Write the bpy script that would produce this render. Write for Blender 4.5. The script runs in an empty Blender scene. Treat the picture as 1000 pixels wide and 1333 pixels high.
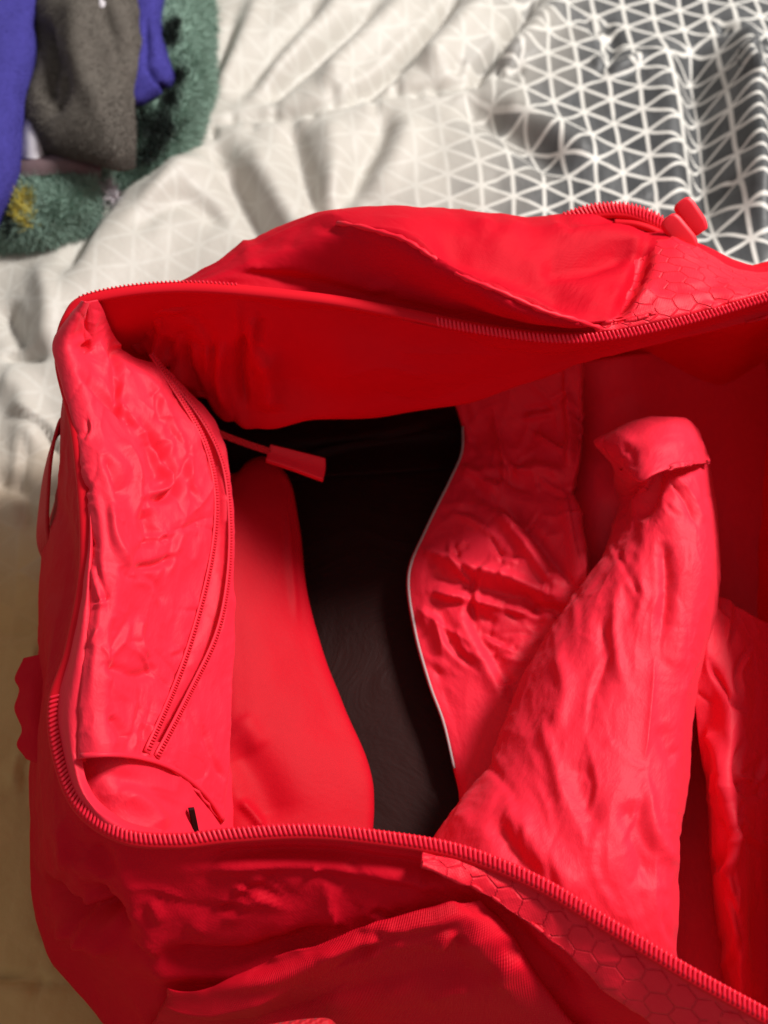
import bpy, math, random
import numpy as np
from mathutils import Vector, Matrix
random.seed(7); np.random.seed(7)
scene = bpy.context.scene
col = scene.collection

# ------------------------------------------------------------------ camera
CAM = np.array([0.0, -0.35, 0.80]); TILT = math.radians(30); FOVV = math.radians(48)
cd = bpy.data.cameras.new('camera'); cam = bpy.data.objects.new('camera', cd); col.objects.link(cam)
cam.location = CAM; cam.rotation_euler = (TILT, 0, 0)
cd.sensor_fit = 'VERTICAL'; cd.sensor_height = 36; cd.lens = 18 / math.tan(FOVV / 2)
cd.clip_start = 0.01; cd.clip_end = 50
cd.dof.use_dof = True; cd.dof.focus_distance = 0.66; cd.dof.aperture_fstop = 6.5
scene.camera = cam

# ------------------------------------------------------------------ light
w = bpy.data.worlds.new('World'); scene.world = w; w.use_nodes = True
w.node_tree.nodes['Background'].inputs[0].default_value = (1.0, 0.94, 0.88, 1)
w.node_tree.nodes['Background'].inputs[1].default_value = 0.32
def area(name, loc, target, size, energy, color):
    l = bpy.data.lights.new(name, 'AREA'); l.shape = 'RECTANGLE'; l.size = size[0]; l.size_y = size[1]
    l.energy = energy; l.color = color
    o = bpy.data.objects.new(name, l); col.objects.link(o); o.location = loc
    o.rotation_euler = (Vector(target) - Vector(loc)).to_track_quat('-Z', 'Y').to_euler()
area('window_light', (1.52, 0.86, 1.92), (0.0, 0.1, 0.1), (0.50, 0.50), 101, (1.0, 0.97, 0.93))
vs = scene.view_settings
vs.view_transform = 'Standard'; vs.look = 'None'; vs.exposure = 0.0; vs.gamma = 1.0; vs.use_curve_mapping = False

# ------------------------------------------------------------------ maths helpers
FPX = 666.5 / math.tan(FOVV / 2)
Fv = np.array([0, math.sin(TILT), -math.cos(TILT)]); Rv = np.array([1.0, 0, 0]); Uv = np.array([0, math.cos(TILT), math.sin(TILT)])
def at(u, v, z):
    d = Fv + Rv * (u - 500) / FPX + Uv * (666.5 - v) / FPX
    return CAM + d * ((z - CAM[2]) / d[2])
def proj(P):
    q = P - CAM; dep = q @ Fv
    return 500 + FPX * (q @ Rv) / dep, 666.5 - FPX * (q @ Uv) / dep
def cr(ctrl, n, closed=False):
    """Catmull-Rom along axis 0"""
    c = np.asarray(ctrl, float); k = len(c)
    if closed:
        t = np.linspace(0, k, n); i = np.floor(t).astype(int); f = t - i
        g = lambda j: c[(i + j) % k]
    else:
        e = np.concatenate([[2 * c[0] - c[1]], c, [2 * c[-1] - c[-2]]])
        t = np.linspace(0, k - 1, n); i = np.minimum(np.floor(t).astype(int), k - 2); f = t - i
        g = lambda j: e[i + j + 1]
    f = f.reshape((-1,) + (1,) * (c.ndim - 1))
    p0, p1, p2, p3 = g(-1), g(0), g(1), g(2)
    return 0.5 * (2 * p1 + (p2 - p0) * f + (2 * p0 - 5 * p1 + 4 * p2 - p3) * f ** 2 + (3 * p1 - p0 - 3 * p2 + p3) * f ** 3)
def hsh(i, j, k):
    h = (i * 374761393 + j * 668265263 + k * 2147483647 + 12345) & 0xffffffff
    h = ((h ^ (h >> 13)) * 1274126177) & 0xffffffff
    h = ((h ^ (h >> 15)) * 2246822519) & 0xffffffff
    return ((h ^ (h >> 16)) & 0xffff) / 32767.5 - 1
def vnoise(P):
    i = np.floor(P).astype(np.int64); f = P - i; s = f * f * f * (f * (f * 6 - 15) + 10)
    r = 0
    for a in (0, 1):
        for b in (0, 1):
            for c in (0, 1):
                wgt = (s[..., 0] if a else 1 - s[..., 0]) * (s[..., 1] if b else 1 - s[..., 1]) * (s[..., 2] if c else 1 - s[..., 2])
                r = r + wgt * hsh(i[..., 0] + a, i[..., 1] + b, i[..., 2] + c)
    return r
def fbm(P, octv=3):
    r = 0; a = 1
    for o in range(octv):
        r = r + a * vnoise(P * 2 ** o + 17.3 * o); a *= .5
    return r
def crumple(P, sc, seed=0):
    """sharp-creased cloth noise, about -1..1"""
    Q = P * sc + seed * 11.7
    wv = np.stack([vnoise(Q * .7 + 3.1), vnoise(Q * .7 + 9.4), vnoise(Q * .7 + 21.9)], -1)
    Q = Q + .8 * wv
    a = 1 - 2.2 * np.abs(vnoise(Q)); b = 1 - 2.2 * np.abs(vnoise(Q * 1.9 + 5.5))
    return .65 * a + .35 * b - .2
def sdist(U, V, pts):
    best = np.full(U.shape, 1e9); bt = np.zeros(U.shape); side = np.zeros(U.shape); n = len(pts) - 1
    for k in range(n):
        ax, ay = pts[k]; bx, by = pts[k + 1]; dx, dy = bx - ax, by - ay; L = dx * dx + dy * dy
        t = np.clip(((U - ax) * dx + (V - ay) * dy) / L, 0, 1)
        ex, ey = U - ax - t * dx, V - ay - t * dy; d = np.hypot(ex, ey); m = d < best
        best = np.where(m, d, best); bt = np.where(m, (k + t) / n, bt); side = np.where(m, np.sign(dx * ey - dy * ex), side)
    return best, bt, side
def smooth(pts, m=6):
    return [tuple(p) for p in cr(np.array(pts, float), (len(pts) - 1) * m + 1)] if len(pts) > 2 else pts
def strokes(U, V, lst):
    """lst of (points_px, width_px, height_m[, kind])  kind g: ridge, s: one-sided step, r: sharp ridge"""
    h = np.zeros(U.shape)
    for s in lst:
        pts = smooth(s[0]); wd, am = s[1], s[2]; kind = s[3] if len(s) > 3 else 'g'
        d, t, sd = sdist(U, V, pts)
        taper = np.clip(np.minimum(t, 1 - t) * 5, 0.15, 1)
        if kind == 'g': pr = np.exp(-(d / wd) ** 2)
        elif kind == 'r': pr = np.exp(-d / wd)
        else: pr = sd * (d / wd) * np.exp(.5 - .5 * (d / wd) ** 2)
        far = np.where(d < wd * 5, 1, 0)
        h += am * pr * taper * far
    return h
def creases(seed, n, u0, u1, v0, v1, ang, spread, ln, wd, am):
    """random sharp creases of thin nylon, short straight or slightly bent"""
    r = random.Random(seed); out = []
    for _ in range(n):
        u, v = r.uniform(u0, u1), r.uniform(v0, v1); a = math.radians(ang + r.gauss(0, spread)); l = r.uniform(*ln)
        bend = r.uniform(-.18, .18) * l; du, dv_ = math.cos(a) * l / 2, math.sin(a) * l / 2
        k = r.random()
        out.append(([(u - du, v - dv_), (u - dv_ / l * bend * 2, v + du / l * bend * 2), (u + du, v + dv_)], r.uniform(*wd), r.choice((-1, 1)) * r.uniform(*am), 'r' if k < .6 else 's'))
    return out
def normals(P, flip_to=None):
    du = np.gradient(P, axis=1); dv = np.gradient(P, axis=0)
    N = np.cross(du, dv); N /= np.linalg.norm(N, axis=-1, keepdims=True) + 1e-12
    if flip_to is not None and np.mean(np.sum(N * (flip_to - P), -1)) < 0: N = -N
    return N

# ------------------------------------------------------------------ object helpers
def tag(o, label, cat, group=None, kind=None):
    if label: o['label'] = label
    if cat: o['category'] = cat
    if group: o['group'] = group
    if kind: o['kind'] = kind
    return o
def empty(name, loc, label, cat, group=None):
    o = bpy.data.objects.new(name, None); col.objects.link(o); o.location = loc; o.empty_display_size = .02
    return tag(o, label, cat, group)
def mesh_obj(name, verts, faces, mat, parent=None, uv=None, smooth_sh=True, kind=None, label=None):
    me = bpy.data.meshes.new(name)
    v = np.asarray(verts, float).reshape(-1, 3)
    if isinstance(faces, np.ndarray):
        nf, k = faces.shape
        me.vertices.add(len(v)); me.vertices.foreach_set('co', v.ravel())
        me.loops.add(nf * k); me.loops.foreach_set('vertex_index', faces.ravel().astype(np.int32))
        me.polygons.add(nf); me.polygons.foreach_set('loop_start', np.arange(0, nf * k, k, dtype=np.int32))
        me.update(calc_edges=True)
    else:
        me.from_pydata([tuple(p) for p in v], [], faces); me.update()
    if smooth_sh: me.polygons.foreach_set('use_smooth', [True] * len(me.polygons))
    if uv is not None:
        l = me.uv_layers.new(name='UVMap'); idx = np.zeros(len(me.loops), np.int32); me.loops.foreach_get('vertex_index', idx)
        l.data.foreach_set('uv', np.asarray(uv, float).reshape(-1, 2)[idx].ravel())
    me.materials.append(mat); me.validate()
    o = bpy.data.objects.new(name, me); col.objects.link(o)
    if parent is not None:
        o.parent = parent
        b = parent
        off = Vector((0, 0, 0))
        while b is not None:
            off += b.location; b = b.parent
        o.matrix_parent_inverse = Matrix.Translation(-off) if parent.type == 'EMPTY' else parent.matrix_parent_inverse.inverted() @ parent.matrix_parent_inverse
        if parent.type != 'EMPTY': o.matrix_parent_inverse = Matrix.Identity(4)
    if kind: o['kind'] = kind
    if label: o['label'] = label
    return o
def grid_faces(nv, nu, closed_u=False):
    a = np.arange(nv * nu).reshape(nv, nu)
    if closed_u: a = np.concatenate([a, a[:, :1]], 1)
    return np.stack([a[:-1, :-1], a[:-1, 1:], a[1:, 1:], a[1:, :-1]], -1).reshape(-1, 4)
def grid_uv(P):
    lu = np.cumsum(np.concatenate([np.zeros((P.shape[0], 1)), np.linalg.norm(np.diff(P, axis=1), axis=-1)], 1), 1)
    lv = np.cumsum(np.concatenate([np.zeros((1, P.shape[1])), np.linalg.norm(np.diff(P, axis=0), axis=-1)], 0), 0)
    return np.stack([lu, lv], -1)
def solid(o, t, off=-1):
    m = o.modifiers.new('thickness', 'SOLIDIFY'); m.thickness = t; m.offset = off; m.use_even_offset = False
    return o
def sheet(name, rows, mat, parent, nu=90, nv=110, disp=None, thick=.0012, px=True, label=None, kind=None, flip=True):
    """cloth sheet through rows of control points; disp(P,U,V)->metres along the normal"""
    R = np.array(rows, float)
    if px: R = np.array([[at(*p) for p in r] for r in rows])
    P = cr(R, nv); P = np.swapaxes(cr(np.swapaxes(P, 0, 1), nu), 0, 1)
    uv = grid_uv(P)
    N = normals(P, CAM)
    if disp is not None:
        U, V = proj(P); P = P + N * disp(P, U, V)[..., None]
    F = grid_faces(nv, nu)
    n0 = np.cross(np.gradient(P, axis=1), np.gradient(P, axis=0))
    if np.mean(np.sum(n0 * N, -1)) < 0: F = F[:, ::-1]
    o = mesh_obj(name, P, F, mat, parent, uv, label=label, kind=kind)
    if thick: solid(o, thick)
    return o
def tube(path, r, seg=8, flat=1.0, up=(0, 0, 1), closed=False):
    P = np.asarray(path, float); n = len(P)
    T = np.gradient(P, axis=0)
    if closed: T = (np.roll(P, -1, 0) - np.roll(P, 1, 0))
    T /= np.linalg.norm(T, axis=1, keepdims=True)
    up = np.broadcast_to(np.asarray(up, float), P.shape)
    B = np.cross(T, up); B /= np.linalg.norm(B, axis=1, keepdims=True); N = np.cross(B, T)
    a = np.linspace(0, 2 * math.pi, seg, endpoint=False)
    r = np.broadcast_to(np.asarray(r, float), (n,))
    V = P[:, None] + r[:, None, None] * (np.cos(a)[None, :, None] * B[:, None] + flat * np.sin(a)[None, :, None] * N[:, None])
    return V, B, N, T
def tube_obj(name, path, r, mat, parent, seg=8, flat=1.0, up=(0, 0, 1), closed=False, **kw):
    V, B, N, T = tube(path, r, seg, flat, up, closed); n = len(V)
    F = grid_faces(n, seg, True).tolist()
    if closed: F += [[(n - 1) * seg + i, (n - 1) * seg + (i + 1) % seg, (i + 1) % seg, i] for i in range(seg)]
    else: F += [list(range(seg))[::-1], [(n - 1) * seg + i for i in range(seg)]]
    return mesh_obj(name, V, F, mat, parent, **kw)
def ribbon(name, path, widthdir, width, mat, parent, thick=.002, n=60, label=None):
    P = cr(np.array(path, float), n)
    W = cr(np.broadcast_to(np.array(widthdir, float), (len(path), 3)).copy() if np.ndim(widthdir) == 1 else np.array(widthdir, float), n)
    W = W / np.linalg.norm(W, axis=1, keepdims=True)
    s = np.linspace(-.5, .5, 7)
    G = P[:, None] + W[:, None] * (s[None, :, None] * width)
    o = mesh_obj(name, G, grid_faces(n, 7), mat, parent, grid_uv(G), label=label)
    return solid(o, thick, 0)
TOOTH = np.array([[x, y, z] for x, k in ((-1, .55), (-.6, 1), (.6, 1), (1, .55)) for y, z in ((-k, 0), (-.6 * k, .8 * k), (.6 * k, .8 * k), (k, 0), (.6 * k, -.8 * k), (-.6 * k, -.8 * k))])
TF = []
for a in range(3):
    for b in range(6): TF.append([a * 6 + b, a * 6 + (b + 1) % 6, a * 6 + 6 + (b + 1) % 6, a * 6 + 6 + b])
TF += [list(range(6))[::-1], list(range(18, 24))]
def teeth(name, path, up, mat, parent, pitch=.0026, half=.0031, rad=.0009, skew=.35, lift=.0012):
    P = np.asarray(path, float); L = np.concatenate([[0], np.cumsum(np.linalg.norm(np.diff(P, axis=0), axis=1))])
    n = max(2, int(L[-1] / pitch)); s = (np.arange(n) + .5) * pitch
    Q = np.stack([np.interp(s, L, P[:, k]) for k in range(3)], 1)
    upv = np.broadcast_to(np.asarray(up, float), P.shape); UPQ = np.stack([np.interp(s, L, upv[:, k]) for k in range(3)], 1)
    T = np.gradient(Q, axis=0); T /= np.linalg.norm(T, axis=1, keepdims=True)
    B = np.cross(T, UPQ); B /= np.linalg.norm(B, axis=1, keepdims=True); N = np.cross(B, T)
    vv, ff = [], []
    for i in range(n):
        A = B[i] + skew * T[i]; A /= np.linalg.norm(A)
        C2 = np.cross(N[i], A)
        vv.append(Q[i] + N[i] * lift + TOOTH[:, :1] * half * A + TOOTH[:, 1:2] * rad * C2 + TOOTH[:, 2:] * rad * N[i])
        ff += [[i * 24 + q for q in f] for f in TF]
    return mesh_obj(name, np.concatenate(vv), ff, mat, parent, kind='stuff')

# ------------------------------------------------------------------ materials
def new_mat(name):
    m = bpy.data.materials.new(name); m.use_nodes = True; nt = m.node_tree
    return m, nt, nt.nodes['Principled BSDF'], nt.nodes['Material Output']
def nd(nt, t, **kw):
    n = nt.nodes.new(t)
    for k, v in kw.items():
        if k.startswith('i'): 
            n.inputs[int(k[1:])].default_value = v
        else: setattr(n, k, v)
    return n
def mth(nt, op, a, b=None, c=None):
    n = nt.nodes.new('ShaderNodeMath'); n.operation = op
    for i, x in enumerate((a, b, c)):
        if x is None: continue
        if isinstance(x, (int, float)): n.inputs[i].default_value = x
        else: nt.links.new(x, n.inputs[i])
    return n.outputs[0]
def uvxy(nt):
    u = nt.nodes.new('ShaderNodeUVMap'); s = nt.nodes.new('ShaderNodeSeparateXYZ'); nt.links.new(u.outputs[0], s.inputs[0])
    return u.outputs[0], s.outputs[0], s.outputs[1]
def noise(nt, vec, scale, detail=3, rough=.55, stretch=None):
    if stretch:
        mp = nt.nodes.new('ShaderNodeMapping'); mp.inputs['Scale'].default_value = stretch; nt.links.new(vec, mp.inputs[0]); vec = mp.outputs[0]
    n = nt.nodes.new('ShaderNodeTexNoise'); n.inputs['Scale'].default_value = scale; n.inputs['Detail'].default_value = detail; n.inputs['Roughness'].default_value = rough
    nt.links.new(vec, n.inputs['Vector']); return n.outputs['Fac']
def bump(nt, h, dist, strength=1.0, prev=None):
    b = nt.nodes.new('ShaderNodeBump'); b.inputs['Distance'].default_value = dist; b.inputs['Strength'].default_value = strength
    nt.links.new(h, b.inputs['Height'])
    if prev is not None: nt.links.new(prev, b.inputs['Normal'])
    return b.outputs[0]
def mixc(nt, f, a, b):
    n = nt.nodes.new('ShaderNodeMix'); n.data_type = 'RGBA'
    for i, x in ((0, f), (6, a), (7, b)):
        if isinstance(x, (int, float)): n.inputs[i].default_value = x
        elif isinstance(x, tuple): n.inputs[i].default_value = x + (1,) if len(x) == 3 else x
        else: nt.links.new(x, n.inputs[i])
    return n.outputs[2]
def hexedge(nt, x, y, size, wid):
    """1 on the borders of a honeycomb of cell width `size`, in UV metres"""
    X = mth(nt, 'ADD', mth(nt, 'DIVIDE', x, size), 50.0); Y = mth(nt, 'ADD', mth(nt, 'DIVIDE', y, size), 86.6025)
    def cell(ox, oy):
        a = mth(nt, 'ABSOLUTE', mth(nt, 'SUBTRACT', mth(nt, 'MODULO', mth(nt, 'ADD', X, ox), 1.0), .5))
        b = mth(nt, 'ABSOLUTE', mth(nt, 'SUBTRACT', mth(nt, 'MODULO', mth(nt, 'ADD', Y, oy), 1.73205), .866025))
        return mth(nt, 'MAXIMUM', a, mth(nt, 'ADD', mth(nt, 'MULTIPLY', a, .5), mth(nt, 'MULTIPLY', b, .866025)))
    d = mth(nt, 'MINIMUM', cell(0, 0), cell(.5, .866025))
    n = nt.nodes.new('ShaderNodeMapRange'); n.inputs['From Min'].default_value = .5 - wid; n.inputs['From Max'].default_value = .5
    nt.links.new(d, n.inputs['Value']); return n.outputs[0]
def cloth(name, base, rough=.5, weave=1500, weave_d=.00012, wr=None, spec=.4, sheen=.0, sheen_tint=(1, .5, .5), transl=0.0, twill=False, hexa=None, vary=.12):
    m, nt, b, out = new_mat(name); uv, x, y = uvxy(nt)
    nz = noise(nt, uv, 14, 4)
    dk = tuple(c * (1 - vary) for c in base); lt = tuple(min(1, c * (1 + vary)) for c in base)
    nt.links.new(mixc(nt, nz, dk, lt), b.inputs['Base Color'])
    b.inputs['Roughness'].default_value = rough; b.inputs['Specular IOR Level'].default_value = spec
    if sheen:
        b.inputs['Sheen Weight'].default_value = sheen; b.inputs['Sheen Roughness'].default_value = .45; b.inputs['Sheen Tint'].default_value = sheen_tint + (1,)
    if twill:
        t = mth(nt, 'SINE', mth(nt, 'MULTIPLY', mth(nt, 'ADD', x, mth(nt, 'MULTIPLY', y, .6)), weave))
        hgt = mth(nt, 'ADD', t, mth(nt, 'MULTIPLY', mth(nt, 'SINE', mth(nt, 'MULTIPLY', y, weave * 1.3)), .4))
    else:
        hgt = mth(nt, 'MULTIPLY', mth(nt, 'SINE', mth(nt, 'MULTIPLY', x, weave)), mth(nt, 'SINE', mth(nt, 'MULTIPLY', y, weave)))
    nrm = bump(nt, hgt, weave_d, .6)
    if wr:
        for sc, d, st in wr: nrm = bump(nt, noise(nt, uv, sc, 4, .6, st), d, 1.0, nrm)
    if hexa:
        size, dd = hexa
        nv = nt.nodes.new('ShaderNodeVectorMath'); nv.operation = 'ADD'
        e = hexedge(nt, x, y, size, .055)
        br = mth(nt, 'GREATER_THAN', noise(nt, uv, 95, 2), .40)
        e = mth(nt, 'MULTIPLY', e, br)
        nrm = bump(nt, mth(nt, 'SUBTRACT', 1.0, e), dd, 1.0, nrm)
        nt.nodes.remove(nv)
    nt.links.new(nrm, b.inputs['Normal'])
    if transl:
        t = nt.nodes.new('ShaderNodeBsdfTranslucent'); t.inputs[0].default_value = base + (1,)
        mx = nt.nodes.new('ShaderNodeMixShader'); mx.inputs[0].default_value = transl
        nt.links.new(b.outputs[0], mx.inputs[1]); nt.links.new(t.outputs[0], mx.inputs[2]); nt.links.new(mx.outputs[0], out.inputs[0])
    return m
M = {}
M['lining'] = cloth('red nylon lining', (.90, .021, .053), .58, 3000, .0, [(60, .0006, (1, .5, 1)), (300, .0004, (1, .6, 1))], .24, .15, (1, .35, .42), .16)
M['smooth'] = cloth('smooth red lining', (.84, .004, .018), .55, 3000, .0, [(14, .0012, None), (240, .0002, None)], .14, 0, transl=.36)
M['coated'] = cloth('coated red panel', (.50, .003, .013), .6, 3000, .0, [(14, .0012, None), (240, .0002, None)], .10)
M['shell'] = cloth('red polyester shell', (.64, .003, .018), .65, 3400, .00006, [(30, .0010, None), (120, .0003, None)], .10, .0, (1, .2, .3), .22)
M['shellhex'] = cloth('red honeycomb ripstop', (.80, .008, .028), .55, 3400, .00006, [(45, .001, None)], .22, .05, (1, .3, .35), hexa=(.0138, .0006))
M['twill'] = cloth('crimson twill', (.66, .002, .016), .6, 3600, .00022, [(30, .0010, None)], .14, .0, (1, .25, .35), twill=True)
M['web'] = cloth('red webbing', (.50, .002, .010), .7, 1800, .0004, None, .35, .08, twill=True)
M['zip'] = cloth('red zipper coil', (.82, .012, .040), .42, 3000, .0, None, .3)
M['tape'] = cloth('red zipper tape', (.66, .003, .014), .7, 2600, .0, None, .15, .03)
M['rubber'] = cloth('red moulded pull', (.78, .012, .030), .5, 500, .0, None, .3, vary=.05)
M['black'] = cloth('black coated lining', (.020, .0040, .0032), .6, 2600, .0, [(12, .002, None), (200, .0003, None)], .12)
M['piping'] = cloth('pale grey binding', (.40, .36, .36), .7, 2600, .0002, None, .3)
def fleece(name, base, spots=None, sc=70):
    m, nt, b, out = new_mat(name); tc = nt.nodes.new('ShaderNodeTexCoord')
    v = tc.outputs['Object']; n1 = noise(nt, v, sc, 5, .65); n2 = noise(nt, v, 16, 3)
    c = mixc(nt, n1, tuple(q * .8 for q in base), tuple(min(1, q * 1.2) for q in base))
    if spots: 
        f = nt.nodes.new('ShaderNodeMapRange'); f.inputs['From Min'].default_value = spots[1]; f.inputs['From Max'].default_value = spots[1] + .06
        nt.links.new(n2, f.inputs['Value']); c = mixc(nt, f.outputs[0], c, spots[0])
    nt.links.new(c, b.inputs['Base Color']); b.inputs['Roughness'].default_value = .95; b.inputs['Specular IOR Level'].default_value = .1
    b.inputs['Sheen Weight'].default_value = .2; b.inputs['Sheen Roughness'].default_value = .6; b.inputs['Sheen Tint'].default_value = tuple(min(1, q * 1.5 + .03) for q in base) + (1,)
    nt.links.new(bump(nt, n1, .0006), b.inputs['Normal'])
    return m
M['blue'] = fleece('blue fleece', (.052, .044, .24))
M['grey'] = fleece('grey fleece', (.105, .092, .08))
M['green'] = fleece('green plush', (.24, .35, .29))
M['green_dark'] = fleece('dark plush print', (.015, .02, .018))
M['yellow'] = fleece('yellow plush', (.6, .5, .10))
M['white'] = fleece('white plush', (.55, .52, .55))
M['mauve'] = fleece('mauve fleece', (.15, .10, .105))

def duvet_mat():
    m, nt, b, out = new_mat('printed duvet cotton'); uv, x, y = uvxy(nt)
    p = 0.0285
    ds = []
    for ang in (0, 60, 120):
        c, s = math.cos(math.radians(ang)), math.sin(math.radians(ang))
        ds.append(mth(nt, 'ADD', mth(nt, 'ADD', mth(nt, 'MULTIPLY', x, c / p), mth(nt, 'MULTIPLY', y, s / p)), 100.0 + .0))
    ln = None; fl = []
    for d in ds:
        f = mth(nt, 'FRACT', d); e = mth(nt, 'MINIMUM', f, mth(nt, 'SUBTRACT', 1.0, f))
        ln = e if ln is None else mth(nt, 'MINIMUM', ln, e); fl.append(mth(nt, 'FLOOR', d))
    r = nt.nodes.new('ShaderNodeMapRange'); r.inputs['From Min'].default_value = .045; r.inputs['From Max'].default_value = .08
    r.inputs['To Min'].default_value = 1; r.inputs['To Max'].default_value = 0; nt.links.new(ln, r.inputs['Value']); line = r.outputs[0]
    cb = nt.nodes.new('ShaderNodeCombineXYZ')
    for i in range(3): nt.links.new(fl[i], cb.inputs[i])
    wn = nt.nodes.new('ShaderNodeTexWhiteNoise'); nt.links.new(cb.outputs[0], wn.inputs['Vector']); rnd = wn.outputs['Value']
    streak = noise(nt, uv, 260, 2, .6, (1, .12, 1))
    # colour zone of the print: cream field, charcoal field, ochre field
    def zone(sx, sy, off, soft, rw=.10):
        d = mth(nt, 'ADD', mth(nt, 'ADD', mth(nt, 'MULTIPLY', x, sx), mth(nt, 'MULTIPLY', y, sy)), off)
        d = mth(nt, 'ADD', d, mth(nt, 'MULTIPLY', mth(nt, 'SUBTRACT', rnd, .5), rw))
        q = nt.nodes.new('ShaderNodeMapRange'); q.interpolation_type = 'SMOOTHSTEP'; q.inputs['From Min'].default_value = 0; q.inputs['From Max'].default_value = soft
        nt.links.new(d, q.inputs['Value']); return q.outputs[0]
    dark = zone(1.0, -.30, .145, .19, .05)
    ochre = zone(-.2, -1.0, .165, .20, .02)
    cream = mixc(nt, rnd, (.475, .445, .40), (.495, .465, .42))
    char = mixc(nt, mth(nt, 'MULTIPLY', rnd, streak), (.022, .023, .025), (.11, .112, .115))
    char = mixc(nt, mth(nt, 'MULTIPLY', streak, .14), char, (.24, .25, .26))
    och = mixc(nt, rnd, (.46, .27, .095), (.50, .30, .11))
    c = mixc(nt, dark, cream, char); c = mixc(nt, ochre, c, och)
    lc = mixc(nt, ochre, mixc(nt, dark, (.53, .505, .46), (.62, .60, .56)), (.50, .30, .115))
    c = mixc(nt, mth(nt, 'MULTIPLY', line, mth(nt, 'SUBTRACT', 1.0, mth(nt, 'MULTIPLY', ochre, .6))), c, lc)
    nt.links.new(c, b.inputs['Base Color']); b.inputs['Roughness'].default_value = .5; b.inputs['Specular IOR Level'].default_value = .35
    b.inputs['Sheen Weight'].default_value = .1
    wv = mth(nt, 'MULTIPLY', mth(nt, 'SINE', mth(nt, 'MULTIPLY', x, 3000)), mth(nt, 'SINE', mth(nt, 'MULTIPLY', y, 3000)))
    nrm = bump(nt, noise(nt, uv, 30, 3), .0020, 1); nrm = bump(nt, noise(nt, uv, 130, 3), .0004, 1, nrm)
    nt.links.new(nrm, b.inputs['Normal'])
    return m
M['duvet'] = duvet_mat()

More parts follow.
